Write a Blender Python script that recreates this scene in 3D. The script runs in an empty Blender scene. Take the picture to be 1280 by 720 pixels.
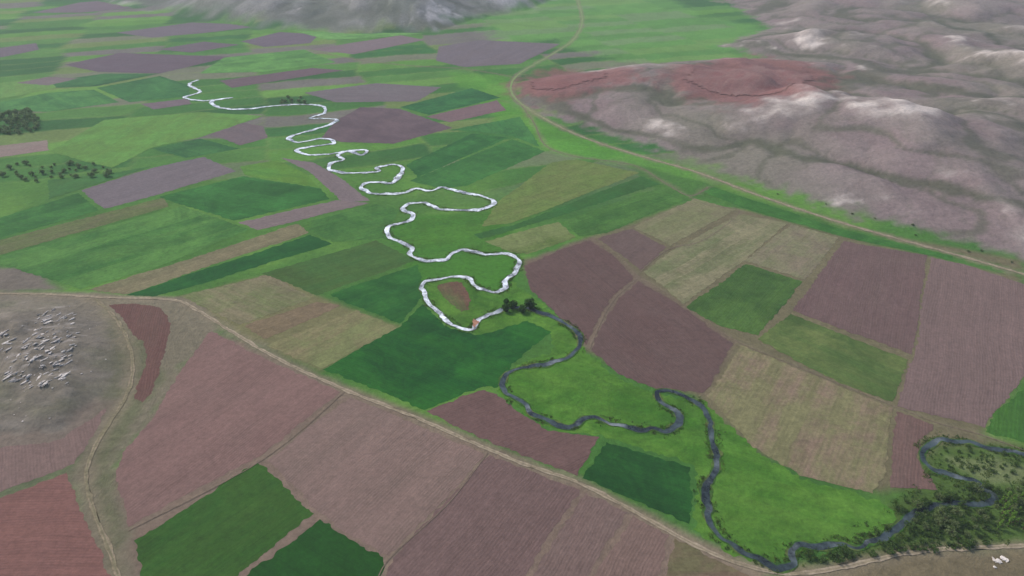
import bpy, math, random, numpy as np
from mathutils import Vector, Matrix
from mathutils.geometry import delaunay_2d_cdt
random.seed(7); rng=np.random.default_rng(7)
C=bpy.context.scene.collection
R=math.radians
# ---------------------------------------------------------------- camera geometry
HC=200.0; PITCH=R(30.5); FPX=865.0
def ground(px,py,z=0.0):
    a=(px-640)/FPX; b=(360-py)/FPX
    dy=math.cos(PITCH)+b*math.sin(PITCH); dz=-math.sin(PITCH)+b*math.cos(PITCH)
    t=(z-HC)/dz
    return (a*t, dy*t)
# ---------------------------------------------------------------- noise
PERM=rng.permutation(1024)
GA=rng.random(1024)*2*np.pi
GX,GY=np.cos(GA),np.sin(GA)
def pn(x,y,s=0):
    x=np.asarray(x,float); y=np.asarray(y,float)
    xi=np.floor(x).astype(int); yi=np.floor(y).astype(int); xf=x-xi; yf=y-yi
    def g(ix,iy,dx,dy):
        h=PERM[(PERM[(ix+s*37)%1024]+iy)%1024]
        return GX[h]*dx+GY[h]*dy
    u=xf*xf*xf*(xf*(xf*6-15)+10); v=yf*yf*yf*(yf*(yf*6-15)+10)
    n0=g(xi,yi,xf,yf)*(1-u)+g(xi+1,yi,xf-1,yf)*u
    n1=g(xi,yi+1,xf,yf-1)*(1-u)+g(xi+1,yi+1,xf-1,yf-1)*u
    return (n0*(1-v)+n1*v)*1.5
def fbm(x,y,s=0,o=4,g=0.5):
    r=0;a=1;t=0
    for k in range(o):
        r=r+a*pn(x*2**k,y*2**k,s+k); t+=a; a*=g
    return r/t*1.3
def bil(x,y,s,e=0.0012): return np.sqrt(pn(x,y,s)**2+e)
def sm(a,b,x):
    t=np.clip((x-a)/(b-a),0,1); return t*t*(3-2*t)
def sdist(poly,X,Y):
    d=np.full(X.shape,1e18); ins=np.zeros(X.shape,bool); n=len(poly)
    for i in range(n):
        ax,ay=poly[i]; bx,by=poly[(i+1)%n]; ex,ey=bx-ax,by-ay
        t=np.clip(((X-ax)*ex+(Y-ay)*ey)/(ex*ex+ey*ey+1e-9),0,1)
        d=np.minimum(d,(X-ax-t*ex)**2+(Y-ay-t*ey)**2)
        if by!=ay:
            c=((ay>Y)!=(by>Y))&(X<(bx-ax)*(Y-ay)/(by-ay)+ax); ins^=c
    d=np.sqrt(d); return np.where(ins,d,-d)
def ldist(line,X,Y):
    d=np.full(X.shape,1e18)
    for (ax,ay),(bx,by) in zip(line[:-1],line[1:]):
        ex,ey=bx-ax,by-ay
        t=np.clip(((X-ax)*ex+(Y-ay)*ey)/(ex*ex+ey*ey+1e-9),0,1)
        d=np.minimum(d,(X-ax-t*ex)**2+(Y-ay-t*ey)**2)
    return np.sqrt(d)
W=lambda pts:[ground(*p) for p in pts]
RH=W([(640,105),(650,122),(690,145),(800,181),(880,206),(960,234),(1050,264),(1200,303),(1340,343),(1900,343),(1900,-90),(850,-90),(900,-5),(960,35),(900,58),(960,72),(860,76),(760,86),(670,98)])
TH=W([(170,10),(330,36),(440,42),(545,40),(590,25),(660,12),(700,-5),(720,-60),(-100,-60),(60,-12)])
LH=W([(-60,372),(80,379),(120,400),(142,450),(130,490),(75,538),(-60,545)])
def hillparts(X,Y):
    wx=X+38*fbm(X/110,Y/110,50,4); wy=Y+38*fbm(X/110,Y/110,60,4)
    # rounded spurs divided by branching gullies
    b1=bil((wx*0.8+wy*0.6)/170,(-wx*0.6+wy*0.8)/260,3,0.004); b2=bil(wx/74,wy/110,13,0.002); b3=bil(wx/30,wy/44,17,0.002)
    return wx,wy,b1,b2,b3
def HF(X,Y):
    dr=sdist(RH,X,Y); dt=sdist(TH,X,Y); dl=sdist(LH,X,Y)
    h=np.zeros(X.shape)
    wx,wy,b1,b2,b3=hillparts(X,Y)
    er=np.where(dr>0,1-np.exp(-np.maximum(dr,0)/80),0)
    far=sm(500,1500,dr)
    big=0.5+0.5*fbm(wx/320,wy/320,3,2)
    h=h+er*(3+22*big+25*b1*sm(0,110,dr)+11*b2*sm(0,50,dr)+3.0*b3+ far*50*(0.5+fbm(X/600,Y/600,8,3)))
    h=h+er*0.4*fbm(X/12,Y/12,21,3)
    et=np.where(dt>0,1-np.exp(-np.maximum(dt,0)/160),0)
    h=h+et*(12+35*(0.5+0.5*fbm(wx/500,wy/500,31,4))+100*bil(wx/330,wy/420,35)+44*bil(wx/150,wy/180,36)+14*bil(wx/60,wy/80,38))
    el=np.where(dl>0,1-np.exp(-np.maximum(dl,0)/18),0)
    h=h+el*(4+4*fbm(X/30,Y/30,41,4)+4*bil((X+Y*0.5)/14,(Y-X*0.5)/26,43)+1.2*bil((X+Y)/5,(Y-X)/9,44)*2)
    return np.maximum(h,0)
# graded terrain grid
NX,NY=780,800
u=np.linspace(-1,1,NX); gx=6000*np.sinh(4.3*u)/np.sinh(4.3)
v=np.linspace(-0.33,1,NY); gy=230+8500*np.sinh(4.6*v)/np.sinh(4.6)
X,Y=np.meshgrid(gx,gy)
Z=HF(X,Y)
def hg(x,y):
    i=int(np.clip(np.searchsorted(gx,x)-1,0,NX-2)); j=int(np.clip(np.searchsorted(gy,y)-1,0,NY-2))
    a=(x-gx[i])/(gx[i+1]-gx[i]); b=(y-gy[j])/(gy[j+1]-gy[j])
    a=min(max(a,0),1); b=min(max(b,0),1)
    return (Z[j,i]*(1-a)+Z[j,i+1]*a)*(1-b)+(Z[j+1,i]*(1-a)+Z[j+1,i+1]*a)*b
def hit(px,py):
    a=(px-640)/FPX; b=(360-py)/FPX
    dy=math.cos(PITCH)+b*math.sin(PITCH); dz=-math.sin(PITCH)+b*math.cos(PITCH)
    tend=200/(-dz); t=60/(-dz)
    while t<tend+1:
        if HC+dz*t<=hg(a*t,dy*t): break
        t+=2
    return (a*t,dy*t)
# ---------------------------------------------------------------- colour
K=0.97
def c(r,g,b,k=None):
    f=lambda v:(v/255/12.92 if v/255<=0.04045 else ((v/255+0.055)/1.055)**2.4)
    k=K if k is None else k
    if g>r*1.15 and g>b*1.15: return (f(r)*k*1.08,f(g)*k*0.98,f(b)*k*0.76)   # crops and grass
    return (f(r)*k*1.09,f(g)*k*1.0,f(b)*k*0.93)
# ---------------------------------------------------------------- materials
def newmat(name,rough=0.95):
    m=bpy.data.materials.new(name); m.use_nodes=True
    nt=m.node_tree; b=nt.nodes['Principled BSDF']; b.inputs['Roughness'].default_value=rough
    b.inputs['Specular IOR Level'].default_value=0.15
    return m,nt,b
class N:
    def __init__(s,nt): s.nt=nt
    def n(s,t,**k):
        x=s.nt.nodes.new(t)
        for a,b in k.items(): setattr(x,a,b)
        return x
    def link(s,a,b): s.nt.links.new(a,b)
    def attr(s,name,out='Color'):
        return s.n('ShaderNodeAttribute',attribute_name=name).outputs[out]
    def noise(s,vec,scale,detail=3,rough=0.55,dist=0):
        x=s.n('ShaderNodeTexNoise'); x.inputs['Scale'].default_value=scale; x.inputs['Detail'].default_value=detail
        x.inputs['Roughness'].default_value=rough; x.inputs['Distortion'].default_value=dist
        s.link(vec,x.inputs['Vector']); return x.outputs['Fac']
    def mp(s,vec,sc,rot=(0,0,0)):
        x=s.n('ShaderNodeMapping'); x.inputs['Scale'].default_value=sc; x.inputs['Rotation'].default_value=rot
        s.link(vec,x.inputs['Vector']); return x.outputs['Vector']
    def rng(s,v,a,b,c_,d):
        x=s.n('ShaderNodeMapRange'); s.link(v,x.inputs[0])
        for i,k in enumerate((a,b,c_,d)): x.inputs[i+1].default_value=k
        return x.outputs[0]
    def math(s,op,a,b=None):
        x=s.n('ShaderNodeMath',operation=op)
        for i,k in enumerate((a,b)):
            if k is None: continue
            if isinstance(k,(int,float)): x.inputs[i].default_value=k
            else: s.link(k,x.inputs[i])
        return x.outputs[0]
    def mix(s,f,a,b,mode='MIX'):
        x=s.n('ShaderNodeMix',data_type='RGBA',blend_type=mode)
        if isinstance(f,(int,float)): x.inputs[0].default_value=f
        else: s.link(f,x.inputs[0])
        for i,k in ((6,a),(7,b)):
            if isinstance(k,tuple): x.inputs[i].default_value=(*k,1)
            else: s.link(k,x.inputs[i])
        return x.outputs[2]
    def scale(s,col,f):
        x=s.n('ShaderNodeVectorMath',operation='SCALE'); s.link(col,x.inputs[0]); s.link(f,x.inputs['Scale']); return x.outputs[0]
    def bump(s,h,bs,st,d):
        x=s.n('ShaderNodeBump'); x.inputs['Strength'].default_value=st; x.inputs['Distance'].default_value=d
        s.link(h,x.inputs['Height']); s.link(x.outputs[0],bs.inputs['Normal'])
def field_mat(name,row=1.5,rowc=0.22,streak=0.35,blot=0.3,fine=0.25,mixw=(0.45,0.6),bumpd=0.15,tram=0.0,strip=0.1,stripw=13.0,mid=0.25):
    m,nt,b=newmat(name); q=N(nt)
    uv=q.attr('fuv','Vector'); pos=q.n('ShaderNodeNewGeometry').outputs['Position']
    warp=q.noise(uv,0.02,3)
    col=q.attr('fcol'); col2=q.attr('fcol2')
    st=q.noise(q.mp(uv,(0.014,0.10,1)),1,6,0.68)
    bl=q.noise(pos,0.026,8,0.74,0.8)
    sx=q.n('ShaderNodeSeparateXYZ'); q.link(uv,sx.inputs[0])
    yy=q.math('ADD',sx.outputs[1],q.math('MULTIPLY',warp,8.0))
    # narrow sown strips of slightly different tone
    cell=q.math('FLOOR',q.math('DIVIDE',q.math('ADD',yy,q.math('MULTIPLY',sx.outputs[2],3.1)),stripw))
    wn=q.n('ShaderNodeTexWhiteNoise',noise_dimensions='2D'); cb=q.n('ShaderNodeCombineXYZ'); q.link(cell,cb.inputs[0]); q.link(sx.outputs[2],cb.inputs[1]); q.link(cb.outputs[0],wn.inputs['Vector'])
    mx=q.math('ADD',q.math('MULTIPLY',st,0.38),q.math('MULTIPLY',bl,0.56)); mx=q.math('ADD',mx,q.math('MULTIPLY',wn.outputs['Value'],0.09))
    mx=q.rng(mx,mixw[0],mixw[1],0,1)
    base=q.mix(mx,col,col2)
    f=q.rng(bl,0.3,0.7,1-blot*0.5,1+blot*0.5)
    f=q.math('MULTIPLY',f,q.rng(q.noise(pos,0.13,6,0.75,0.6),0.34,0.66,1-mid*0.5,1+mid*0.5))
    f=q.math('MULTIPLY',f,q.rng(wn.outputs['Value'],0,1,1-strip*0.5,1+strip*0.5))
    st2=q.noise(q.mp(uv,(0.03,0.7,1)),1,5,0.8)
    f=q.math('MULTIPLY',f,q.rng(st2,0.3,0.7,1-streak*0.5,1+streak*0.5))
    fn=q.noise(pos,0.45,8,0.9)
    f=q.math('MULTIPLY',f,q.rng(fn,0.35,0.65,1-fine*0.5,1+fine*0.5))
    rw=q.math('SINE',q.math('MULTIPLY',yy,6.2832/row))
    rwf=q.math('MULTIPLY',q.rng(rw,-1,1,-rowc*0.5,rowc*0.5),q.rng(st,0.42,0.6,0.0,1.6))
    f=q.math('MULTIPLY',f,q.math('ADD',rwf,1.0))
    if tram:
        t=q.math('ABSOLUTE',q.math('SINE',q.math('MULTIPLY',yy,3.1416/17)))
        f=q.math('MULTIPLY',f,q.rng(t,0,0.04,1-tram,1))
    colr=q.scale(base,f)
    q.link(colr,b.inputs['Base Color'])
    hh=q.math('ADD',q.math('MULTIPLY',rw,0.08),q.math('MULTIPLY',fn,1.4))
    q.bump(hh,b,0.7,bumpd)
    return m
MAT={
 'P':field_mat('ploughed_soil',1.2,0.10,0.24,0.32,0.50,(0.42,0.60),0.4,0.10,0.10,19.0,0.16),
 'G':field_mat('green_crop',1.5,0.03,0.28,0.60,0.50,(0.42,0.58),0.35,0.12,0.16,11.0,0.26),
 'T':field_mat('stubble',1.9,0.02,0.26,0.45,0.60,(0.42,0.56),0.35,0.08,0.14,9.0,0.34),
 'M':field_mat('meadow_grass',9.0,0.0,0.04,0.60,0.60,(0.42,0.58),0.6,0,0.0,13.0,0.34),
}
def ground_mat():
    m,nt,b=newmat('open_ground'); q=N(nt)
    col=q.attr('fcol'); pos=q.n('ShaderNodeNewGeometry').outputs['Position']
    a=q.noise(pos,0.02,10,0.74,0.5); f2=q.noise(pos,0.3,7,0.85)
    f=q.math('MULTIPLY',q.rng(a,0.3,0.7,0.80,1.20),q.rng(f2,0.34,0.66,0.74,1.26))
    cc=q.scale(col,f)
    q.link(cc,b.inputs['Base Color']); q.bump(q.math('ADD',q.math('MULTIPLY',a,4.0),f2),b,0.7,1.0); return m
def simple(name,scale=0.6,amp=0.35,rough=0.95,bd=0.2):
    m,nt,b=newmat(name,rough); q=N(nt)
    col=q.attr('fcol'); pos=q.n('ShaderNodeNewGeometry').outputs['Position']
    a=q.noise(pos,scale,5,0.7)
    q.link(q.scale(col,q.rng(a,0.3,0.7,1-amp,1+amp)),b.inputs['Base Color']); q.bump(a,b,0.6,bd); return m
def water_mat():
    m,nt,b=newmat('water',0.15); q=N(nt)
    b.inputs['Specular IOR Level'].default_value=0.5
    pos=q.n('ShaderNodeNewGeometry').outputs['Position']
    q.link(q.scale(q.attr('fcol'),q.rng(q.noise(pos,0.10,5,0.75),0.40,0.60,0.22,1.30)),b.inputs['Base Color'])
    q.bump(q.noise(pos,0.8,3),b,0.25,0.08); return m
def leaf_mat():
    m,nt,b=newmat('foliage',0.7); q=N(nt)
    a=q.attr('fcol'); q.link(a,b.inputs['Base Color'])
    t=q.n('ShaderNodeBsdfTranslucent'); q.link(a,t.inputs['Color'])
    mx=q.n('ShaderNodeMixShader'); mx.inputs[0].default_value=0.45; q.link(b.outputs[0],mx.inputs[1]); q.link(t.outputs[0],mx.inputs[2])
    q.link(mx.outputs[0],nt.nodes['Material Output'].inputs['Surface']); return m
MG=ground_mat(); MR=simple('dirt_track'); MB=simple('muddy_bank',0.5,0.45); MW=water_mat(); ML=leaf_mat()
MS=simple('pale_rock',1.2,0.3,0.9,0.3); MK=simple('bark',3,0.3)
# ---------------------------------------------------------------- mesh helpers
def setattrs(me,**k):
    for n,arr in k.items():
        arr=np.asarray(arr,float)
        if n=='fuv':
            at=me.attributes.new(n,'FLOAT_VECTOR','POINT'); at.data.foreach_set('vector',arr.ravel())
        else:
            at=me.attributes.new(n,'FLOAT_COLOR','POINT')
            a4=np.ones((len(me.vertices),4)); a4[:,:3]=arr; at.data.foreach_set('color',a4.ravel())
def mkobj(name,verts,faces,mat,parent=None,origin=None,smooth=False,**attrs):
    me=bpy.data.meshes.new(name); verts=np.asarray(verts,float)
    if origin is not None: verts=verts-np.asarray(origin)
    me.from_pydata(verts.tolist(),[],[list(map(int,f)) for f in faces]); me.materials.append(mat)
    setattrs(me,**attrs)
    if smooth: me.polygons.foreach_set('use_smooth',[True]*len(me.polygons))
    me.update()
    o=bpy.data.objects.new(name,me); C.objects.link(o)
    if origin is not None: o.location=origin
    if parent: o.parent=parent
    return o
def tag(o,label=None,cat=None,group=None,kind=None):
    if label:o['label']=label
    if cat:o['category']=cat
    if group:o['group']=group
    if kind:o['kind']=kind
    return o
# ---------------------------------------------------------------- lines
def cat(pts,n=8,closed=False):
    out=[]; P=[pts[0]]+list(pts)+[pts[-1]]
    for i in range(1,len(P)-2):
        p0,p1,p2,p3=[np.array(p) for p in P[i-1:i+3]]
        for k in range(n):
            t=k/n
            out.append(tuple(0.5*((2*p1)+(-p0+p2)*t+(2*p0-5*p1+4*p2-p3)*t*t+(-p0+3*p1-3*p2+p3)*t**3)))
    out.append(tuple(pts[-1])); return out
ROADS={
'main':([(-60,366),(0,367),(60,368),(130,372),(215,375),(245,387),(290,415),(350,450),(430,487),(510,518),(590,553),(660,582),(720,602),(790,638),(850,672),(900,696),(950,712),(1000,717),(1060,708),(1130,692),(1200,686),(1340,680)],1.7),
'left':([(118,373),(142,395),(160,425),(166,460),(158,495),(136,530),(118,560),(108,595),(118,640),(138,690),(160,760)],1.6),
'right':([(722,0),(728,25),(718,48),(690,68),(652,90),(639,106),(645,124),(680,148),(730,172),(800,195),(870,215),(950,245),(1040,275),(1120,298),(1200,320),(1340,360)],2.2),
'upper':([(652,132),(668,155),(682,182),(720,196),(790,206),(830,228),(862,245),(885,234)],0.9),
'mid':([(742,299),(772,318),(797,345),(835,368),(875,398),(921,427),(1000,460),(1117,508),(1175,530),(1230,545),(1340,585)],0.4),
'cross':([(797,348),(770,372),(755,395),(737,436)],0.4),
'farleft':([(400,66),(450,75),(510,82),(580,86),(640,96)],1.2),
'between':([(432,489),(330,574),(160,664)],0.4),
'between2':([(610,566),(560,630),(487,698),(470,730)],0.4),
'hilltrack':([(862,247),(890,258),(925,264),(880,300),(835,312),(800,340)],0.5),
}
RW={k:(cat(W(p),10),w) for k,(p,w) in ROADS.items()}
RIV=[(1340,578),(1280,568),(1240,561),(1220,555),(1200,552),(1182,550),(1168,553),(1154,560),(1152,570),(1163,585),(1184,592),(1200,598),(1222,603),(1228,612),(1242,618),(1236,628),(1215,632),(1198,628),(1170,634),(1142,642),(1125,658),(1105,673),(1085,678),(1070,686),(1050,679),(1030,681),(1000,683),(988,694),(992,706),(968,708),(950,698),(930,694),(912,680),(902,674),(888,650),(885,635),(880,620),(888,595),(897,575),(890,555),(891,540),(882,515),(865,500),(842,490),(824,490),(826,503),(845,515),(849,528),(834,540),(815,536),(800,539),(780,531),(765,530),(745,523),(735,525),(718,531),(700,533),(680,523),(665,517),(655,505),(640,497),(627,480),(640,465),(670,456),(690,454),(708,448),(725,433),(720,415),(702,402),(675,390),(650,385),(628,386),(610,395),(597,402),(590,413),(570,408),(547,391),(536,378),(531,368),(529,354),(556,348),(585,347),(592,356),(604,362),(620,366),(631,360),(633,350),(645,340),(648,326),(635,318),(605,318),(580,312),(566,317),(556,325),(530,326),(512,318),(516,310),(507,306),(490,298),(483,289),(490,282),(512,276),(517,268),(503,262),(512,255),(530,254),(550,261),(575,263),(600,262),(617,256),(614,250),(600,245),(575,240),(553,234),(540,239),(520,236),(500,242),(480,243),(465,241),(451,235),(462,228),(490,229),(500,218),(504,210),(492,206),(470,210),(475,214),(455,216),(432,216),(412,212),(414,204),(430,200),(422,194),(440,188),(458,188),(452,194),(436,189),(417,192),(388,194),(370,188),(385,184),(418,179),(405,173),(372,178),(362,171),(383,165),(412,156),(420,149),(386,148),(406,141),(400,132),(362,131),(330,134),(297,137),(270,133),(266,126),(292,122),(255,126),(230,122),(250,115),(236,106),(248,100)]
RL=cat(W(RIV),8)
LN=np.array(RL); SEG=np.r_[0,np.cumsum(np.hypot(*np.diff(LN,axis=0).T))]
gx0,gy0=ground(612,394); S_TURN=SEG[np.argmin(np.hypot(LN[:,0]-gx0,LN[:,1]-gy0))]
def ribbon(name,line,width,mat,z,colf,jit=0.12,seed=0,zs=0.0,step=None,k=5,kink=0.0):
    L=np.array(line)
    seg=np.r_[0,np.cumsum(np.hypot(*np.diff(L,axis=0).T))]
    step=step or 1.5
    n=max(4,int(seg[-1]/step)); s=np.linspace(0,seg[-1],n)
    Px=np.interp(s,seg,L[:,0]); Py=np.interp(s,seg,L[:,1])
    if k>1:
        ker=np.ones(k)/k; h=k//2
        Px[h:-h]=np.convolve(Px,ker,'same')[h:-h]; Py[h:-h]=np.convolve(Py,ker,'same')[h:-h]
    if kink:
        Px=Px+kink*fbm(s/13,s*0,401,3); Py=Py+kink*1.3*fbm(s/13,s*0+9,402,3)
    tx=np.gradient(Px);ty=np.gradient(Py);l=np.hypot(tx,ty)+1e-9;nx=-ty/l;ny=tx/l
    wv=width if callable(width) else (lambda x,y:width+0*x)
    w=wv(Px,Py)
    V=[];uvs=[]
    cs=[-1,-0.55,-0.15,0.15,0.55,1]
    for j,cc in enumerate(cs):
        jj=1+jit*(fbm(s/6,s*0+j*7.3+seed,seed,3)*2)
        V.append(np.c_[Px+nx*cc*w/2*jj,Py+ny*cc*w/2*jj,[0]*n]); uvs.append(np.c_[s,np.full(n,cc),s*0])
    V=np.concatenate(V);uv=np.concatenate(uvs)
    V[:,2]=np.array([hg(a,b) for a,b in V[:,:2]])+z+np.tile(np.arange(n)*zs,len(cs))
    F=[]
    for j in range(len(cs)-1):
        for i in range(n-1): F.append((j*n+i,j*n+i+1,(j+1)*n+i+1,(j+1)*n+i))
    return mkobj(name,V,F,mat,fuv=uv,fcol=colf(V,uv))
# ---------------------------------------------------------------- ground painting
col=np.zeros(X.shape+(3,))
def paint(mask,cl):
    global col
    col=col*(1-mask[...,None])+np.array(cl)*mask[...,None]
n1=fbm(X/120,Y/120,71,4); n2=fbm(X/35,Y/35,75,4); n3=fbm(X/12,Y/12,77,3)
col[:]=c(74,122,56)
paint(sm(-0.1,0.5,n1+0.3*n2),c(96,142,66)); paint(sm(0.0,0.6,-n1+0.5*n2)*0.6,c(56,104,52))
def strips(ca,sa,lu,lv,seed):
    uu=(X*ca+Y*sa+20*n1)/lu; vv=(-X*sa+Y*ca+12*n1)/lv
    iu=np.floor(uu).astype(int); vv2=vv+0.37*(iu%3); iv=np.floor(vv2).astype(int)
    hh=PERM[(PERM[(iu+seed)%1024]+iv)%1024]/1024.0
    edge=np.minimum(np.abs(vv2-np.round(vv2))*lv,np.abs(uu-np.round(uu))*lu)
    return hh,edge
hh,edge=strips(0.94,0.34,120,34,0)
cols=np.array([c(60,114,56),c(90,142,62),c(50,108,58),c(104,152,74),c(72,126,60),c(120,122,104),c(46,98,52),c(112,134,84),c(116,108,110),c(82,132,66)])
cell=cols[(hh*10).astype(int)%10]
fa=(sm(430,620,Y)*0.85)[...,None]
col=col*(1-fa)+cell*fa
paint(sm(3,0.5,edge)*sm(430,600,Y)*sm(1300,900,Y)*0.4,c(116,140,84))
def region(pts,cl,soft=4,warp=6,amt=1,world=False):
    p=pts if world else W(pts); d=sdist(p,X,Y)+warp*(n2*0.6+n3*0.6)
    paint(sm(-soft,soft,d)*amt,cl)
region([(560,90),(640,95),(640,110),(660,145),(730,172),(870,213),(880,236),(800,210),(690,192),(620,150)],c(88,150,56),8,10,0.8)
region([(620,60),(690,50),(770,78),(960,78),(960,35),(880,20),(800,-20),(700,-20),(600,20)],c(102,158,82),20,30,0.6)
region([(870,250),(1280,325),(1280,470),(1230,545),(1280,560),(1280,600),(1100,615),(930,560),(870,495),(735,440),(650,330),(740,295)],c(112,108,82),4,4)
region([(655,325),(740,296),(800,345),(920,428),(880,494),(735,440)],c(112,96,86),3,2,0.8)
region([(790,205),(880,228),(960,255),(1060,285),(1200,318),(1300,345),(1300,352),(1050,296),(930,262),(860,256),(800,225)],c(72,118,56),3,4)
region([(222,372),(345,340),(400,370),(500,408),(400,464),(300,420)],c(116,116,80),3,3)
region([(262,412),(430,482),(720,598),(850,663),(960,712),(960,800),(150,800),(138,600),(225,460)],c(126,111,98),3,3)
region([(-60,364),(120,368),(165,430),(170,470),(118,560),(-60,570)],c(122,117,103),3,5)
region([(118,366),(255,376),(275,412),(230,460),(195,520),(155,565),(143,600),(163,662),(195,800),(140,800),(100,640),(88,585),(118,545),(150,500),(160,450),(140,400)],c(122,117,98),3,5)
region([(150,400),(185,420),(200,470),(175,520),(145,560),(135,620),(150,700),(170,760),(140,740),(118,650),(108,600),(125,545),(160,490),(165,450)],c(100,106,76),3,10,0.8)
region([(118,545),(140,500),(158,440),(146,400),(136,398),(140,440),(132,490),(100,545),(92,590),(112,660),(135,760),(150,760),(122,660),(104,590)],c(92,98,72),2,5,0.6)
region([(-60,500),(150,500),(118,545),(95,582),(150,760),(-60,800)],c(124,110,102),3,3,0.5)
region([(-60,330),(50,336),(75,362),(-60,366)],c(116,110,100),3,4)
region([(1100,628),(1150,598),(1160,555),(1290,560),(1400,690),(1130,692),(1060,702)],c(78,106,52),4,6)
region([(990,712),(1130,690),(1400,680),(1400,800),(900,800)],c(118,110,86),3,5)
region([(1180,572),(1240,572),(1290,585),(1290,605),(1230,604)],c(120,132,90),3,5,0.8)
region([(480,285),(520,270),(615,264),(640,290),(650,330),(640,380),(560,345),(520,360),(490,300)],c(68,124,44),4,4)
for k,(L,w) in RW.items():
    if k in('cross','mid','hilltrack','between','between2'): ww=0.6; am=0.3
    elif k in ('farleft','upper'): ww=2; am=0.35
    elif k=='left': ww=3.0; am=0.6
    else: ww=w*1.2; am=0.65
    bm=(X>-900)&(X<1100)&(Y<1600)
    d=np.full(X.shape,1e9); d[bm]=ldist(L[::4]+[L[-1]],X[bm],Y[bm])
    paint(sm(ww+2.5,ww-1,d+3*n3)*am,c(134,126,106))
# hills
dr=sdist(RH,X,Y); dt=sdist(TH,X,Y); dl=sdist(LH,X,Y)
wx,wy,b1,b2,b3=hillparts(X,Y)
hm=sm(-6,12,dr+14*n3+10*n2)
n4=fbm(X/60,Y/60,90,5); n5=fbm(X/18,Y/18,99,4); n6=fbm(X/200,Y/200,111,4)
paint(hm,c(128,120,117))
paint(hm*sm(-0.1,0.5,n1)*0.6,c(116,118,102))
paint(hm*sm(0.0,0.5,-n1+0.3*n2)*0.6,c(132,116,118))
paint(hm*sm(0.1,0.5,n4)*0.35,c(112,104,100))
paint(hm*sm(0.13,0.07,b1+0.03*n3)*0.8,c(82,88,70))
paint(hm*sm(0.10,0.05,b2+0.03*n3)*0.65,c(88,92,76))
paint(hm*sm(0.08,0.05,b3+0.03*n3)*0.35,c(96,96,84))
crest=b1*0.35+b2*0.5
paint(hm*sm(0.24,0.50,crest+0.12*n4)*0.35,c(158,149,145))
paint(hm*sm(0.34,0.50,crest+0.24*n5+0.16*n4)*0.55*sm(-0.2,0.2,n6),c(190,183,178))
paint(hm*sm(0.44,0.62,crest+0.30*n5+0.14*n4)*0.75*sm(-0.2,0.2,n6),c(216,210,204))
RED=[[(642,104),(700,88),(790,84),(785,102),(700,124),(655,120)],[(840,86),(940,72),(1045,92),(1010,114),(905,130),(825,102)]]
for p in RED:
    wp=[hit(*q) for q in p]; d=sdist(wp,X,Y)
    paint(sm(-24,16,d+22*n2+20*n3)*0.8,c(130,90,88))
tm=sm(-10,40,dt+25*n2); paint(tm,c(134,136,134)); paint(tm*sm(0,0.5,n1)*0.5,c(114,124,108))
paint(tm*sm(0.3,0.55,bil(wx/150,wy/180,36)+0.25*n2+0.25*n5)*0.8,c(206,204,204)); paint(tm*sm(0.16,0.06,bil(wx/330,wy/420,35))*0.7,c(88,98,86)); paint(tm*sm(0.12,0.05,bil(wx/150,wy/180,36))*0.6,c(92,100,88)); paint(tm*sm(0.10,0.04,bil(wx/60,wy/80,38))*0.5,c(98,104,94))
lm=sm(-2,3,dl+4*n3); paint(lm,c(122,117,106)); paint(lm*sm(-0.1,0.5,n2)*0.6,c(104,108,84)); paint(lm*sm(0.1,0.5,n3)*0.5,c(142,136,126))
OUT=W([(25,440),(50,388),(95,382),(100,430),(85,480),(40,495),(10,480)]); do=sdist(OUT,X,Y)
stv=fbm((X*0.85-Y*0.5)/2.6,(X*0.5+Y*0.85)/14,120,4)
paint(lm*sm(-6,2,do+8*n3)*sm(0.15,0.45,stv)*0.6,c(178,173,168))
idx=np.arange(NX*NY).reshape(NY,NX)
F=np.stack([idx[:-1,:-1],idx[:-1,1:],idx[1:,1:],idx[1:,:-1]],-1).reshape(-1,4)
me=bpy.data.meshes.new('ground'); me.vertices.add(NX*NY); me.vertices.foreach_set('co',np.stack([X,Y,Z],-1).ravel())
me.loops.add(F.size); me.loops.foreach_set('vertex_index',F.ravel().astype(np.int32))
me.polygons.add(len(F)); me.polygons.foreach_set('loop_start',(np.arange(len(F))*4).astype(np.int32)); me.polygons.foreach_set('loop_total',np.full(len(F),4,np.int32))
me.polygons.foreach_set('use_smooth',np.ones(len(F),bool)); me.update(calc_edges=True); me.validate()
setattrs(me,fcol=col.reshape(-1,3)); me.materials.append(MG)
go=bpy.data.objects.new('ground',me); C.objects.link(go); tag(go,kind='structure')
# ---------------------------------------------------------------- fields
FD=[]
def fd(kind,c1,c2,pts,label,name=None,drape=0,rowedge=None,inset=0.35):
    FD.append((kind,c1,c2,pts,label,name,drape,rowedge,inset))
# near left
fd('P',(134,98,90),(120,88,82),[(-40,640),(0,622),(84,590),(100,632),(122,680),(145,740),(-60,740)],'reddish ploughed field filling the bottom left corner of the view')
fd('P',(130,110,104),(116,98,92),[(-40,562),(0,560),(75,549),(138,505),(118,545),(94,580),(0,616),(-40,628)],'pale mauve ploughed strip below the rocky hillside at the left edge')
fd('P',(110,80,74),(100,78,70),[(135,381),(170,379),(200,384),(211,398),(214,415),(208,440),(200,464),(190,490),(178,504),(167,498),(174,474),(181,450),(178,430),(168,420),(160,410),(150,396)],'narrow dark red ploughed strip curving beside the track near the rocky hillside')
fd('P',(134,108,102),(120,98,92),[(264,414),(340,452),(426,490),(330,568),(160,660),(143,600),(152,566),(192,520),(227,460)],'large pinkish brown ploughed field directly right of the curving left track',rowedge=(2,3))
fd('P',(136,116,108),(120,104,96),[(438,496),(520,530),(606,568),(550,632),(486,696),(440,672),(396,640),(332,576)],'broad pale mauve ploughed field above the two green plots at the bottom')
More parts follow.
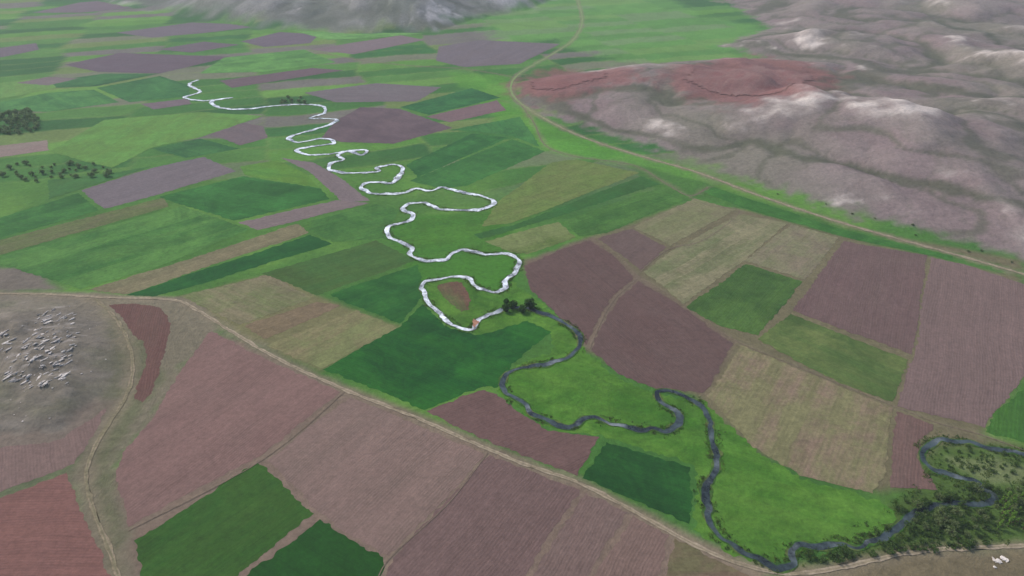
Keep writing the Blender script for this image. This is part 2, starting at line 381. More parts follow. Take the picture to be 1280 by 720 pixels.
fd('G',(64,100,44),(46,86,34),[(322,578),(394,642),(300,716),(250,760),(185,760),(166,676)],'mid green crop field, the larger of the two green plots at the bottom left',rowedge=(0,5))
fd('G',(36,84,32),(30,72,28),[(400,648),(480,696),(478,760),(255,760)],'dark green crop field, the smaller of the two green plots at the bottom left',rowedge=(0,1))
fd('P',(118,98,94),(106,88,84),[(612,568),(726,612),(685,672),(640,750),(470,750),(490,697)],'dark ribbed ploughed field at the bottom centre of the view')
fd('P',(124,104,98),(112,96,90),[(732,615),(786,640),(752,690),(718,750),(645,750)],'narrow ploughed strip right of the dark ribbed field at the bottom centre')
fd('P',(128,108,100),(116,98,90),[(791,643),(838,668),(815,750),(724,750)],'pinkish ploughed strip, second one right of the dark ribbed bottom field')
fd('T',(122,106,88),(100,98,70),[(843,672),(895,698),(940,722),(940,760),(820,760)],'small grassy ploughed corner between the farm road and the bottom edge')
# above road
fd('P',(114,90,86),(100,80,76),[(532,514),(604,487),(622,492),(645,512),(685,538),(750,546),(740,565),(722,596),(660,572),(590,542)],'dark mauve ploughed wedge between the farm road and the river meadow')
fd('G',(28,76,36),(38,88,38),[(757,552),(864,584),(862,656),(727,598)],'small very dark green square plot beside the river meadow',rowedge=(0,1))
fd('G',(26,84,36),(38,96,36),[(402,462),(500,408),(528,380),(560,408),(600,418),(660,400),(690,415),(640,455),(622,485),(604,484),(530,513)],'large dark green crop field inside the river bend at the picture centre',rowedge=(10,0))
fd('T',(134,128,94),(112,120,78),[(332,432),(400,405),(445,387),(497,410),(402,461)],'straw coloured field left of the large dark green field')
fd('T',(126,112,90),(116,104,80),[(306,407),(396,377),(426,382),(332,424)],'brownish stubble strip between two straw coloured fields above the farm road')
fd('T',(134,128,100),(104,114,74),[(226,370),(338,343),(392,373),(300,406)],'mottled olive and straw field above the farm road junction')
fd('G',(76,108,56),(60,98,50),[(326,342),(470,300),(520,326),(412,364),(396,370)],'olive green field below the tip of the dark green strip')
fd('G',(32,90,40),(44,98,42),[(412,368),(523,330),(528,352),(528,372),(500,405),(444,383)],'dark green field left of the tight river bend',rowedge=(0,1))
fd('T',(132,126,96),(112,110,82),[(104,363),(200,335),(370,280),(386,291),(300,320),(160,368)],'long straw coloured strip running towards the river on the left side')
fd('G',(28,88,40),(38,96,42),[(157,369),(300,322),(388,293),(416,305),(232,361),(192,371)],'long dark green strip below the straw coloured strip')
fd('G',(60,114,54),(78,124,62),[(-40,332),(0,321),(228,257),(312,287),(200,333),(100,362),(62,350),(0,330)],'broad fresh green field above the straw coloured strip on the left')
fd('T',(108,112,78),(90,106,66),[(-40,310),(0,300),(204,247),(212,258),(0,319),(-40,330)],'thin olive brown strip above the broad fresh green field')
fd('G',(48,104,48),(60,114,54),[(-40,282),(0,272),(98,241),(124,263),(0,298),(-40,308)],'mid green field at the left edge below the orchard trees')
fd('P',(118,110,114),(106,100,104),[(101,238),(190,210),(255,196),(296,214),(200,243),(130,261)],'greyish mauve ploughed field with strips left of centre')
fd('G',(42,100,44),(50,108,50),[(198,246),(305,220),(400,235),(413,249),(292,276),(232,258)],'dark green field between the greyish mauve field and the L shaped strip')
fd('P',(124,114,114),(114,104,106),[(350,197),(392,203),(425,222),(463,251),(428,253),(410,236),(385,214)],'upper arm of the pale mauve ploughed strip left of the river')
fd('P',(128,116,114),(114,104,104),[(297,278),(420,250),(462,254),(322,288)],'lower arm of the pale mauve ploughed strip left of the river')
fd('G',(96,142,56),(78,128,54),[(300,208),(348,200),(384,218),(398,234),(306,219)],'small yellow green field beside the pale mauve strip')
fd('G',(56,108,50),(70,116,56),[(388,276),(470,255),(500,262),(484,288),(500,305),(478,298),(416,303),(386,290)],'mid green field touching the left bank of the bright river reach')
# right of the river
fd('G',(40,98,48),(50,106,52),[(508,206),(590,167),(636,172),(522,222)],'dark green strip right of the river, upper of two beside each other')
fd('G',(50,108,52),(60,114,56),[(512,226),(640,174),(682,189),(585,232),(550,236)],'green strip right of the river, lower of two beside each other')
fd('T',(112,128,72),(96,120,66),[(606,276),(625,250),(690,203),(720,199),(800,216),(640,279),(602,283)],'long yellowish olive field right of the bright river loops')
fd('G',(58,104,50),(48,98,48),[(592,293),(640,282),(802,220),(826,230),(700,270),(602,299)],'thin green strip below the long yellowish olive field')
fd('G',(54,100,46),(70,112,54),[(704,276),(832,232),(862,247),(762,290),(724,296)],'green field left of the fork where the tracks meet')
fd('T',(96,118,66),(110,124,76),[(604,302),(698,277),(720,297),(660,318),(640,316)],'small olive field just above the dark brown ploughed fields')
fd('P',(102,82,78),(94,78,74),[(654,332),(700,312),(738,300),(768,320),(792,348),(768,368),(752,392),(733,432),(700,400),(662,362)],'dark brown ploughed field right of the tight river bends')
fd('P',(106,90,84),(98,84,80),[(746,298),(790,286),(834,309),(800,338),(776,318)],'small brown ploughed plot at the top of the dark brown fields')
fd('P',(104,84,80),(96,80,76),[(738,438),(757,396),(772,372),(798,351),(835,372),(918,430),(880,491),(850,488),(820,487),(772,468)],'dark brown ploughed field reaching the river between two tracks')
fd('T',(130,128,98),(112,118,82),[(792,284),(868,248),(920,262),(838,308)],'pale straw plot just below the track fork')
fd('T',(110,120,82),(126,124,96),[(804,340),(838,314),(924,267),(985,279),(926,330),(854,381)],'long light olive field between the straw plot and the green square')
fd('T',(132,124,104),(116,120,88),[(990,280),(1049,297),(1006,350),(930,326)],'straw coloured plot at the tip of the large right hand ploughed field')
fd('G',(60,96,48),(72,104,52),[(857,384),(932,330),(1004,352),(948,420),(900,408)],'dull green square plot in the middle of the right hand fields')
fd('G',(80,108,60),(98,114,70),[(988,392),(1136,450),(1116,503),(1050,480),(946,424)],'light green field with straw streaks below the large ploughed field')
fd('P',(112,92,90),(102,86,82),[(1054,301),(1160,319),(1140,444),(990,388)],'large dark mauve ploughed field below the hill road on the right',rowedge=(1,2))
fd('P',(124,106,102),(112,96,92),[(1163,321),(1205,330),(1330,372),(1330,440),(1280,472),(1232,536),(1120,508),(1142,445)],'very large pinkish ploughed field at the right edge',rowedge=(0,7))
fd('G',(66,112,46),(56,100,42),[(1231,540),(1242,514),(1330,450),(1330,566)],'green field cut by the right edge of the view')
fd('T',(140,122,106),(118,118,84),[(926,431),(1000,463),(1117,510),(1112,560),(1106,598),(1092,618),(1000,596),(940,560),(882,495)],'large pinkish straw field sloping down to the river meadow')
fd('P',(118,94,88),(104,86,80),[(1120,514),(1168,531),(1150,550),(1146,572),(1174,614),(1112,610),(1114,562)],'small reddish ploughed wedge beside the marshy river bend')
fd('G',(52,106,46),(64,116,52),[(880,240),(892,234),(1050,286),(1192,320),(1190,326),(1050,295),(925,259)],'narrow green grass strip running along the hill road')
# far
fd('P',(114,102,104),(102,94,98),[(258,166),(300,153),(330,158),(335,172),(300,182)],'small mauve ploughed plot left of the bright river bends')
fd('P',(92,80,86),(102,88,92),[(400,174),(418,152),(450,134),(500,136),(566,160),(492,180),(430,178)],'dark purple ploughed field right of the bright river bends')
fd('P',(124,100,104),(112,96,98),[(532,146),(622,125),(633,138),(562,153)],'reddish mauve strip near the start of the hill road')
fd('P',(114,106,110),(104,100,102),[(380,116),(470,104),(552,109),(520,127),(420,128)],'wide grey mauve field above the dark purple field')
fd('G',(38,100,58),(50,108,60),[(500,134),(590,110),(626,122),(536,144)],'bluish dark green field beside the reddish mauve strip')
fd('P',(106,88,96),(98,86,90),[(274,101),(390,85),(430,88),(290,110)],'thin dark mauve strip in the distance above the river')
fd('P',(102,88,98),(94,84,92),[(80,81),(150,66),(290,71),(200,92),(122,90)],'large purple brown field in the far left distance')
fd('P',(140,124,118),(128,118,110),[(-40,188),(0,182),(60,175),(62,188),(0,197),(-40,202)],'pale pinkish strip at the left edge between the tree rows')
fd('G',(46,106,58),(58,114,62),[(120,110),(200,95),(236,106),(238,120),(162,128)],'dark green plot beside the far river bends')
fd('P',(118,104,110),(108,98,104),[(176,130),(236,123),(240,130),(192,137)],'tiny mauve plot below the far river bends')
fd('P',(114,106,110),(104,98,104),[(548,58),(600,50),(700,55),(650,80),(580,84),(545,76)],'far grey purple field below the distant green valley')
fd('P',(110,102,110),(104,96,104),[(145,41),(240,28),(335,32),(250,42),(190,47)],'far mauve field below the distant hills on the left')
fd('P',(108,98,108),(100,92,102),[(300,52),(350,40),(400,43),(388,54),(330,59)],'far mauve block left of the pale distant track')
fd('P',(124,110,114),(114,104,108),[(388,62),(500,44),(532,50),(442,68)],'far pinkish strip just above the pale distant track')
fd('G',(88,144,78),(100,150,84),[(410,50),(350,34),(440,38),(530,42),(470,47)],'far light green field at the foot of the distant hills')
fd('G',(44,100,56),(58,110,60),[(190,186),(250,173),(300,186),(232,198)],'far dark green wedge below the small mauve plot')
fd('P',(108,98,106),(100,92,100),[(-40,62),(0,60),(45,54),(50,62),(0,72),(-40,78)],'far purple strip at the left edge of the view')
fd('G',(44,100,58),(56,108,62),[(60,102),(130,92),(200,92),(120,108),(70,110)],'far bluish green strip beside the large purple brown field')
fd('G',(102,144,70),(88,136,66),[(60,190),(130,150),(250,140),(330,145),(250,172),(190,185),(140,210)],'broad yellow green meadow field left of the bright river bends')
fd('G',(78,134,70),(90,142,74),[(280,72),(380,62),(420,78),(330,90),(250,92)],'far light green field between two mauve strips')
fd('G',(70,118,60),(58,108,58),[(60,225),(150,215),(190,208),(110,234),(98,238),(60,250)],'green field in front of the orchard trees on the left')
fd('P',(112,100,108),(104,94,102),[(40,16),(100,3),(190,-4),(170,10),(100,16)],'farthest mauve field in the upper left corner')
fd('G',(52,112,60),(64,120,64),[(560,163),(650,146),(675,184),(640,170),(600,165)],'green field beside the bend of the side track')
fd('P',(104,94,102),(98,88,96),[(195,62),(255,52),(300,56),(240,66)],'far narrow purple strip above the large purple brown field')
fd('G',(56,116,64),(72,126,68),[(0,128),(60,116),(118,112),(150,128),(60,140),(0,138)],'far green field just above the dense plantation')
fd('G',(108,148,80),(92,138,72),[(-30,106),(0,104),(60,96),(70,110),(0,124),(-30,126)],'far yellowish green field touching the left edge of the view')
fd('P',(120,108,108),(110,102,104),[(20,104),(60,96),(100,98),(60,107)],'far tiny greyish mauve strip above the dense plantation')
# hillside
fd('P',(130,90,88),(126,96,94),[(660,104),(700,94),(765,91),(750,99),(700,112),(668,112)],'red ploughed field on the hillside where the hill road turns',drape=1)
fd('P',(130,90,88),(130,104,100),[(865,90),(940,81),(1015,94),(990,107),(905,119),(852,101)],'reddish brown ploughed field on top of the bare hill',drape=1)
# meadow areas
fd('M',(66,118,40),(86,130,52),[(560,350),(585,350),(600,362),(622,368),(640,350),(662,366),(700,398),(732,438),(772,472),(822,492),(880,500),(905,530),(945,566),(1000,600),(1095,624),(1120,640),(1105,660),(1060,680),(1010,690),(960,704),(905,690),(866,662),(868,582),(757,548),(700,540),(650,514),(622,490),(628,470),(660,450),(690,440),(690,420),(660,402),(600,420),(550,398),(530,370),(534,355)],'bright green river meadow wrapped around the lower winding river','river_meadow')
fd('M',(76,128,48),(62,114,42),[(490,296),(520,274),(612,266),(604,290),(640,312),(600,316),(580,310),(555,320),(530,324),(514,314)],'bright green meadow tongue inside the upper river loop','river_meadow')
fd('T',(112,84,72),(84,96,56),[(546,357),(560,353),(574,353),(582,362),(588,374),(586,388),(576,391),(566,382),(556,374)],'small reddish bare patch inside the tight river bend','bare_patch')
NAMES={'P':'ploughed_field','G':'crop_field','T':'stubble_field','M':'river_meadow'}
CATS={'P':'field','G':'field','T':'field','M':'meadow'}
order=[f for f in FD if f[0]=='M']+[f for f in FD if f[0]!='M']
for i,(kind,c1,c2,pts,label,name,drape,rowedge,inset) in enumerate(order):
    w=[hit(*p) for p in pts] if drape else W(pts)
    A=np.array(w)
    area=0.5*np.sum(A[:,0]*np.roll(A[:,1],-1)-np.roll(A[:,0],-1)*A[:,1])
    if area<0: A=A[::-1]
    if rowedge: a,b=w[rowedge[0]],w[rowedge[1]]; d=np.subtract(b,a)
    else:
        E=np.roll(A,-1,0)-A; d=E[np.argmax(np.hypot(E[:,0],E[:,1]))]
    d=d/np.hypot(*d)
    n=len(A); B=[]
    for k in range(n):
        e1=A[k]-A[k-1]; e2=A[(k+1)%n]-A[k]; e1=e1/(np.hypot(*e1)+1e-9); e2=e2/(np.hypot(*e2)+1e-9)
        nn=np.array([-(e1[1]+e2[1]),e1[0]+e2[0]]); nn/=max(np.hypot(*nn),0.6)
        B.append(A[k]+nn*(0 if kind=='M' else inset))
    out=[]
    for k in range(n):
        p,q=B[k],B[(k+1)%n]; L=np.hypot(*(q-p)); m=max(1,int(L/(0.8 if L<300 else 3)))
        nrm=np.array([-(q-p)[1],(q-p)[0]])/(L+1e-9)
        for s in range(m):
            t=s/m; pt=p+(q-p)*t
            amp=(9 if drape else 2.5 if kind=='M' else 1.3)*min(1,4*t*(1-t)*3)
            pt=pt+nrm*amp*float(fbm(pt[0]/4,pt[1]/4,i+100,3)+0.8*pn(pt[0]/40,pt[1]/40,i))
            out.append(pt)
    out=np.array(out); z0=0.03+0.0015*i
    if drape:
        xs=np.arange(out[:,0].min(),out[:,0].max(),6); ys=np.arange(out[:,1].min(),out[:,1].max(),6)
        gxx,gyy=np.meshgrid(xs,ys); sd=sdist(out,gxx,gyy); ip=np.c_[gxx[sd>3],gyy[sd>3]]
        allp=np.vstack([out,ip]); z0=0.6
    else: allp=out
    r=delaunay_2d_cdt([Vector(p) for p in allp],[],[list(range(len(out)))],1,1e-4)
    V=np.array([[p[0],p[1],(hg(p[0],p[1]) if drape else 0)+z0] for p in r[0]])
    fc=[list(f) for f in r[2]]
    uv=np.c_[V[:,0]*d[0]+V[:,1]*d[1],-V[:,0]*d[1]+V[:,1]*d[0],np.full(len(V),i*13.7)]
    o=mkobj(name or NAMES[kind],V,fc,MAT[kind],origin=(A[:,0].mean(),A[:,1].mean(),V[:,2].mean()),fuv=uv,fcol=np.tile(c(*c1),(len(V),1)),fcol2=np.tile(c(*c2),(len(V),1)))
    if drape: o.data.polygons.foreach_set('use_smooth',[True]*len(o.data.polygons))
    tag(o,label,CATS[kind])
# ---------------------------------------------------------------- roads and river
def rcol(V,uv):
    far=sm(560,800,V[:,1])[:,None]
    m=(np.abs(uv[:,1])<0.3)[:,None]; nn=fbm(V[:,0]/9,V[:,1]/9,300,3)[:,None]
    a=np.where(m,np.array(c(136,128,106)),np.array(c(156,146,127))+0*uv[:,:1])
    a=a*(1-0.5*sm(0,0.5,nn))+np.array(c(124,116,94))*0.5*sm(0,0.5,nn)
    return a*(1-far)+np.array(c(126,152,104))*far
def rcol_left(V,uv):
    nn=fbm(V[:,0]/7,V[:,1]/7,310,3)[:,None]; t=sm(-0.4,0.3,nn)
    m=(np.abs(uv[:,1])<0.3)[:,None]
    a=np.array(c(124,118,94))*t+np.array(c(142,132,112))*(1-t)
    return np.where(m,np.array(c(120,116,92)),a)
def rcol_thin(V,uv): return np.tile(c(118,106,92),(len(V),1))
for k,(L,w) in RW.items():
    thin=k in('cross','mid','hilltrack','between','between2','farleft','upper')
    o=ribbon('hill_road' if k=='right' else ('farm_road' if k=='main' else 'dirt_track'),L,w,MR,(0.165 if k!='main' else 0.175)+0.001*list(RW).index(k),rcol_left if k=='left' else rcol_thin if thin else rcol,0.45,len(k)+ord(k[0]))
    tag(o,kind='structure')
def rw(x,y): return (2.2+0.7*sm(290,400,y)+0.0018*np.clip(y-400,0,900))*np.maximum(0.45,1+0.8*fbm(x/16,y/16,5,3))
def bankcol(V,uv):
    n=fbm(V[:,0]/6,V[:,1]/6,9,3)[:,None]
    near=sm(480,300,V[:,1])[:,None]
    a=np.array(c(54,92,38))*near+np.array(c(72,108,50))*(1-near); b=np.array(c(88,104,60))
    return a*(1-sm(-0.1,0.5,n))+b*sm(-0.1,0.5,n)
tag(ribbon('river_bank',RL,lambda x,y:rw(x,y)+0.9+0.9*np.abs(fbm(x/12,y/12,6,2)),MB,0.185,bankcol,0.3,3,1e-5,1.0,3,1.6),kind='structure')
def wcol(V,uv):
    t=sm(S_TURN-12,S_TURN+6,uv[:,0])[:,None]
    g=sm(0.05,0.5,fbm(uv[:,0]/14,uv[:,0]*0,333,3))[:,None]*0.12  # uneven reflection along the near reach, put into the colour
    return (np.array([0.05,0.068,0.068])+g)*(1-t)+np.array([0.80,0.82,0.84])*t  # far reach: bright sky reflection painted as near-white base colour
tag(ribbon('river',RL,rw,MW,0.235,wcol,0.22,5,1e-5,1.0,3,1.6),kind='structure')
sb=[]
x0,y0=ground(594,404)
for k in range(24):
    a=k/24*6.283; r_=1.7*(1+0.3*math.sin(3*a+1)+0.15*math.sin(7*a)); sb.append((x0+r_*0.9*math.cos(a),y0+r_*2.0*math.sin(a),0.30))
tag(mkobj('silt_bar',sb+[(x0,y0,0.36)],[(k,(k+1)%24,24) for k in range(24)],MB,fcol=np.tile(c(166,126,104),(25,1))),'pinkish brown silt bar at the tip of the tight river bend','silt bar')
# ---------------------------------------------------------------- trees
def crown_mesh(name,rx,rz,zc,ncl,nleaf,ls,dark,light,seed,cone=False):
    r=np.random.default_rng(seed); V=[];F=[];Cc=[]
    for k in range(ncl):
        while True:
            p=r.uniform(-1,1,3)
            if 0.25<np.linalg.norm(p)<1: break
        if cone: p[:2]*=(1.05-0.55*(p[2]+1)/2)
        sc=np.array([rx,rx,rz]); cp=p*sc*(0.8+0.35*r.random())+np.array([0,0,zc])
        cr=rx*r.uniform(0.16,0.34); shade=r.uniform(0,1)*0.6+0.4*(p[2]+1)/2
        for l in range(nleaf):
            q=r.normal(size=3); q/=np.linalg.norm(q); q*=cr*r.uniform(0.5,1.15); o=cp+q
            a=r.normal(size=3); a/=np.linalg.norm(a); b=np.cross(a,r.normal(size=3)); b/=np.linalg.norm(b)
            s=ls*r.uniform(0.6,1.4); b=b*0.6
            i=len(V); V+= [o-a*s,o+b*s,o+a*s,o-b*s]; F.append((i,i+1,i+2,i+3))
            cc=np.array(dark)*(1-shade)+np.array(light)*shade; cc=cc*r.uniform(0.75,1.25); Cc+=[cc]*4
    return V,F,Cc
def trunk_mesh(h,r0,seed):
    r=random.Random(seed); V=[];F=[]
    def tube(p,q,ra,rb,seg=6):
        p=Vector(p);q=Vector(q); d=(q-p).normalized(); a=d.orthogonal().normalized(); b=d.cross(a); i=len(V)
        for (o,rr) in((p,ra),((p+q)/2+a*ra*0.4,(ra+rb)/2),(q,rb)):
            for k in range(seg):
                t=k*2*math.pi/seg; V.append(tuple(o+(a*math.cos(t)+b*math.sin(t))*rr))
        for l in range(2):
            for k in range(seg): F.append((i+l*seg+k,i+l*seg+(k+1)%seg,i+(l+1)*seg+(k+1)%seg,i+(l+1)*seg+k))
    tube((0,0,-0.3),(0,0,h*0.5),r0,r0*0.7)
    for k in range(5):
        a=k*1.26+r.random(); tube((0,0,h*(0.3+0.05*k)),(math.cos(a)*h*0.3,math.sin(a)*h*0.3,h*(0.65+0.07*k)),r0*0.5,r0*0.15)
    return V,F
KT={
 'round':dict(n='riverside_tree',rx=2.4,rz=2.1,zc=2.8,cl=80,nl=18,ls=0.30,d=c(32,68,28),l=c(80,122,52),h=4.4),
 'bush':dict(n='riverside_bush',rx=1.5,rz=1.0,zc=1.0,cl=34,nl=14,ls=0.17,d=c(48,80,38),l=c(100,130,70),h=1.6),
 'pale':dict(n='willow_bush',rx=1.9,rz=1.5,zc=1.5,cl=40,nl=14,ls=0.2,d=c(84,110,62),l=c(140,156,106),h=2.6),
 'lime':dict(n='young_poplar',rx=1.0,rz=2.8,zc=3.2,cl=38,nl=13,ls=0.22,d=c(84,130,54),l=c(148,188,92),h=5),
 'far':dict(n='orchard_tree',rx=2.6,rz=1.8,zc=2.2,cl=34,nl=11,ls=0.42,d=c(82,112,76),l=c(126,152,112),h=3.6),
 'scrub':dict(n='hill_shrub',rx=1.1,rz=0.6,zc=0.6,cl=14,nl=9,ls=0.25,d=c(70,92,58),l=c(104,122,84),h=1.0),
}
PR={}
def proto(k,v):
    key=(k,v)
    if key in PR: return PR[key]
    q=KT[k]; V,F,Cc=crown_mesh('crown',q['rx'],q['rz'],q['zc'],q['cl'],q['nl'],q['ls'],q['d'],q['l'],len(k)*31+v*7+ord(k[0]),k=='lime')
    me=bpy.data.meshes.new('crown'); me.from_pydata([tuple(p) for p in V],[],F); me.materials.append(ML); setattrs(me,fcol=Cc)
    TV,TF=trunk_mesh(q['h'],0.05*q['h'],v)
    mt=bpy.data.meshes.new('trunk'); mt.from_pydata(TV,[],TF); mt.materials.append(MK); setattrs(mt,fcol=np.tile(c(92,80,66),(len(TV),1)))
    PR[key]=(me,mt); return PR[key]
def tree(kind,x,y,s,label,group,cat_='tree'):
    me,mt=proto(kind,random.randrange(4))
    r=bpy.data.objects.new(KT[kind]['n'],None); C.objects.link(r); r.location=(x,y,hg(x,y)+0.1); r.rotation_euler=(0,0,random.uniform(0,6.28))
    r.scale=(s*random.uniform(0.85,1.15),s*random.uniform(0.85,1.15),s*random.uniform(0.85,1.15)); r.empty_display_size=0.3
    for nm,m in(('trunk',mt),('crown',me)):
        o=bpy.data.objects.new(nm,m); C.objects.link(o); o.parent=r
    tag(r,label,cat_,group)
def inpoly(pts,px,py): return sdist(pts,np.array([px]),np.array([py]))[0]>0
def scatter(kind,pts,n,s0,s1,label,group,mind=1.5,cat_='tree',clear=1.9):
    got=[]; tries=0
    Wp=W(pts); wx=[p[0] for p in Wp]; wy=[p[1] for p in Wp]
    while len(got)<n and tries<n*60:
        tries+=1; x=random.uniform(min(wx),max(wx)); y=random.uniform(min(wy),max(wy))
        if not inpoly(Wp,x,y): continue
        if any((x-a)**2+(y-b)**2<mind**2 for a,b in got): continue
        if ldist(RL[::3],np.array([x]),np.array([y]))[0]<clear: continue
        got.append((x,y)); tree(kind,x,y,random.uniform(s0,s1),label,group,cat_)
for (px,py,s,lb) in [(632,390,0.85,'leftmost dark tree of the clump on the river bank at the picture centre'),(641,386,1.1,'second dark tree from the left in the river bank clump'),(653,391,0.95,'middle dark tree of the river bank clump, standing nearest the water'),(662,385,1.25,'tallest dark tree at the right of the river bank clump'),(633,380,0.7,'smallest dark tree behind the river bank clump')]:
    x,y=ground(px,py); tree('round',x,y,s,lb,'dark trees in the clump on the river bank')
scatter('bush',[(1095,660),(1130,625),(1240,605),(1270,640),(1230,685),(1100,694),(1010,706),(996,690),(1040,676)],140,0.3,1.3,'low green bush in the thicket along the lower right river','bushes in the thicket along the lower right river',1.3,'bush',1.5)
scatter('pale',[(1120,648),(1210,600),(1280,600),(1280,655),(1215,676),(1150,672)],30,0.4,1.15,'pale willow bush among the green bushes near the right edge','pale willow bushes near the right edge',2.2,'bush',1.6)
scatter('bush',[(1155,552),(1250,556),(1290,575),(1290,600),(1180,590)],30,0.3,0.8,'small bush beside the marshy river bend at the right','small bushes beside the marshy river bend',2.0,'bush')
scatter('lime',[(1250,628),(1290,622),(1290,668),(1245,662)],20,0.5,1.1,'bright lime green young poplar at the right edge','bright lime green poplars at the right edge',1.8)
scatter('far',[(-10,142),(40,138),(54,160),(30,168),(-10,172)],56,0.7,1.3,'grey green tree in the dense plantation at the left edge','trees in the dense plantation at the left edge',5)
scatter('far',[(-10,208),(60,203),(150,208),(140,222),(60,228),(-10,225)],40,0.4,1.0,'tree in the loose orchard rows on the left','trees in the loose orchard rows on the left',6)
scatter('far',[(350,122),(378,120),(382,131),(352,132)],9,0.6,1.0,'grey green tree in the small grove beside the far river','trees in the small grove beside the far river',6)
LR=W([(950,241),(1040,271),(1120,294),(1200,315),(1300,345)])
for k in range(10):
    t=random.random()*3.99; i=int(t); f=t-i; x=LR[i][0]*(1-f)+LR[i+1][0]*f+random.gauss(0,4)+3; y=LR[i][1]*(1-f)+LR[i+1][1]*f+abs(random.gauss(0,10))+5
    tree('scrub',x,y,random.uniform(0.5,1.0),'small dark shrub dotted along the foot of the bare hills','small dark shrubs along the foot of the bare hills','shrub')
# ---------------------------------------------------------------- rocks
def rock(x,y,s,label,group,name='pale_rock',seed=0,strata=False):
    r=np.random.default_rng(seed); import bmesh
    bm=bmesh.new(); bmesh.ops.create_icosphere(bm,subdivisions=3 if strata else 2,radius=1)
    o=r.random(3)*50
    sx,sy,sz=(s*r.uniform(1.0,3.2),s*r.uniform(0.3,0.8),s*r.uniform(0.3,0.6)) if strata else (s*r.uniform(0.7,1.5),s*r.uniform(0.6,1.1),s*r.uniform(0.35,0.6))
    for v in bm.verts:
        p=v.co; n=1+0.55*float(pn(p.x*1.6+o[0]+p.z,p.y*1.3+o[1],3))+0.55*float(pn(p.x*4+o[2],p.y*3.2+p.z*3,4))
        v.co=Vector((p.x*sx*n,p.y*sy*n,min(p.z,0.55)*sz*n-sz*0.05))
    me=bpy.data.meshes.new(name); bm.to_mesh(me); bm.free(); me.materials.append(MS)
    setattrs(me,fcol=np.tile(np.array(c(218,214,208))*r.uniform(0.7,1.05),(len(me.vertices),1)))
    ob=bpy.data.objects.new(name,me); C.objects.link(ob); ob.location=(x,y,hg(x,y)+0.2); ob.rotation_euler=(0,0,(math.atan2(0.85,0.5)+r.normal()*0.35) if strata else r.uniform(0,3.1)); tag(ob,label,'rock',group)
sd=0
for pts,n,s0,s1,lb,gp,stt in [([(25,440),(50,388),(95,382),(100,430),(85,480),(40,490),(5,482),(10,450)],150,0.2,0.95,'pale rock in the outcrop on the left hillside','pale rocks of the outcrop on the left hillside',True),
                       ([(-5,415),(14,415),(16,440),(-5,445)],14,0.4,0.9,'whitish rock of the small outcrop at the left edge','whitish rocks at the left edge',True),
                       ([(5,390),(130,400),(135,460),(85,525),(10,530)],40,0.15,0.4,'small stray stone lying around the rock outcrop','small stray stones around the rock outcrop',False),
                       ([(1239,699),(1257,697),(1258,710),(1240,712)],6,0.7,0.95,'bright white stone of the little pile in the lower right corner','bright white stones in the lower right corner',False)]:
    for k in range(n):
        for _ in range(200):
            px=random.uniform(min(p[0] for p in pts),max(p[0] for p in pts)); py=random.uniform(min(p[1] for p in pts),max(p[1] for p in pts))
            if inpoly(pts,px,py): break
        x,y=hit(px,py); sd+=1; rock(x,y,random.uniform(s0,s1),lb,gp,'pale_rock',sd,stt)
# ---------------------------------------------------------------- bank grass (uncountable)
V=[];F=[];Cc=[]
r=np.random.default_rng(5)
MZ=W([(1000,686),(1100,640),(1150,600),(1160,560),(1290,570),(1290,680),(1130,690),(1020,704)])
mzx=[p[0] for p in MZ]; mzy=[p[1] for p in MZ]
def tuft(px,py,hh_):
    t=r.random(); cc=np.array(c(58,98,40))*(1-t)+np.array(c(108,128,70))*t
    for b in range(6):
        a=r.uniform(0,6.28); w=0.16; ox,oy=r.normal(0,0.3,2); i=len(V)
        V.extend([(px+ox-w*math.cos(a),py+oy-w*math.sin(a),0.1),(px+ox+w*math.cos(a),py+oy+w*math.sin(a),0.1),(px+ox+r.normal(0,.25),py+oy+r.normal(0,.25),0.2+hh_)])
        F.append((i,i+1,i+2)); Cc.extend([cc]*3)
for k in range(9000):
    s=r.uniform(0,SEG[-1]); x=np.interp(s,SEG,LN[:,0]); y=np.interp(s,SEG,LN[:,1])
    if y>560 or r.random()<sm(300,560,y)*0.75: continue
    x2=np.interp(s+1,SEG,LN[:,0]); y2=np.interp(s+1,SEG,LN[:,1]); d=np.array([x2-x,y2-y]); d/=np.hypot(*d)+1e-9
    off=r.choice([-1,1])*(1.6+abs(r.normal())*1.0); px,py=x-d[1]*off,y+d[0]*off
    if fbm(px/14,py/14,200,2)<0.0: continue
    tuft(px,py,r.uniform(0.2,0.6))
for k in range(5000):
    x=r.uniform(min(mzx),max(mzx)); y=r.uniform(min(mzy),max(mzy))
    if not inpoly(MZ,x,y) or fbm(x/9,y/9,210,3)<0 or ldist(RL[:260:3],np.array([x]),np.array([y]))[0]<1.3: continue
    tuft(x,y,r.uniform(0.2,0.7))
tag(mkobj('bank_grass',V,F,ML,fcol=Cc),'rough dark grass growing along the river banks','grass',kind='stuff')
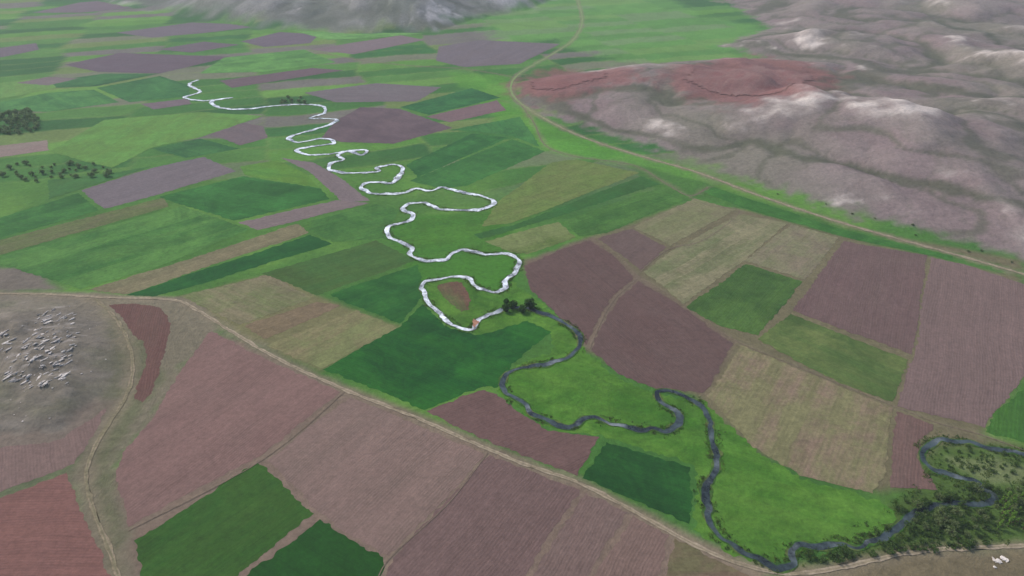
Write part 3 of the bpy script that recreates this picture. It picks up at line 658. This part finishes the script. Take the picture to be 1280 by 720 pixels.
# ---------------------------------------------------------------- haze
m=bpy.data.materials.new('haze'); m.use_nodes=True; nt=m.node_tree; nt.nodes.clear()
o=nt.nodes.new('ShaderNodeOutputMaterial'); vs=nt.nodes.new('ShaderNodeVolumeScatter'); vs.inputs['Color'].default_value=(0.88,0.97,1,1); vs.inputs['Density'].default_value=0.00013; vs.inputs['Anisotropy'].default_value=0.0
nt.links.new(vs.outputs[0],o.inputs['Volume'])
x0,x1,y0,y1,z0,z1=-5900,5900,-900,8600,-60,420
V=[(x,y,z) for z in(z0,z1) for y in(y0,y1) for x in(x0,x1)]
hz=mkobj('haze',V,[(0,2,3,1),(4,5,7,6),(0,1,5,4),(2,6,7,3),(0,4,6,2),(1,3,7,5)],m); tag(hz,kind='structure')
# ---------------------------------------------------------------- light and camera
EL=R(42); AZ=R(-60)  # azimuth measured from +Y towards +X
w=bpy.data.worlds.new('World'); bpy.context.scene.world=w; w.use_nodes=True; nt=w.node_tree
sk=nt.nodes.new('ShaderNodeTexSky'); sk.sky_type='NISHITA'; sk.sun_disc=False; sk.sun_elevation=EL; sk.sun_rotation=AZ; sk.air_density=1.0; sk.dust_density=1.5; sk.ozone_density=1.5
bg=nt.nodes['Background']; nt.links.new(sk.outputs[0],bg.inputs[0]); bg.inputs[1].default_value=0.15
sl=bpy.data.lights.new('sun','SUN'); sl.energy=3.1; sl.angle=R(12); sl.color=(1,0.97,0.93)
so=bpy.data.objects.new('sun',sl); C.objects.link(so)
dv=Vector((math.sin(AZ)*math.cos(EL),math.cos(AZ)*math.cos(EL),math.sin(EL))); so.rotation_euler=dv.to_track_quat('Z','Y').to_euler(); so.location=dv*300
cam=bpy.data.cameras.new('camera'); cam.sensor_width=36; cam.lens=FPX/1280*36; cam.clip_end=20000; cam.clip_start=0.5
co=bpy.data.objects.new('camera',cam); C.objects.link(co); co.location=(0,0,HC); co.rotation_euler=(math.pi/2-PITCH,0,0)
sc=bpy.context.scene; sc.camera=co
sc.view_settings.view_transform='Standard'; sc.view_settings.look='None'; sc.view_settings.exposure=0
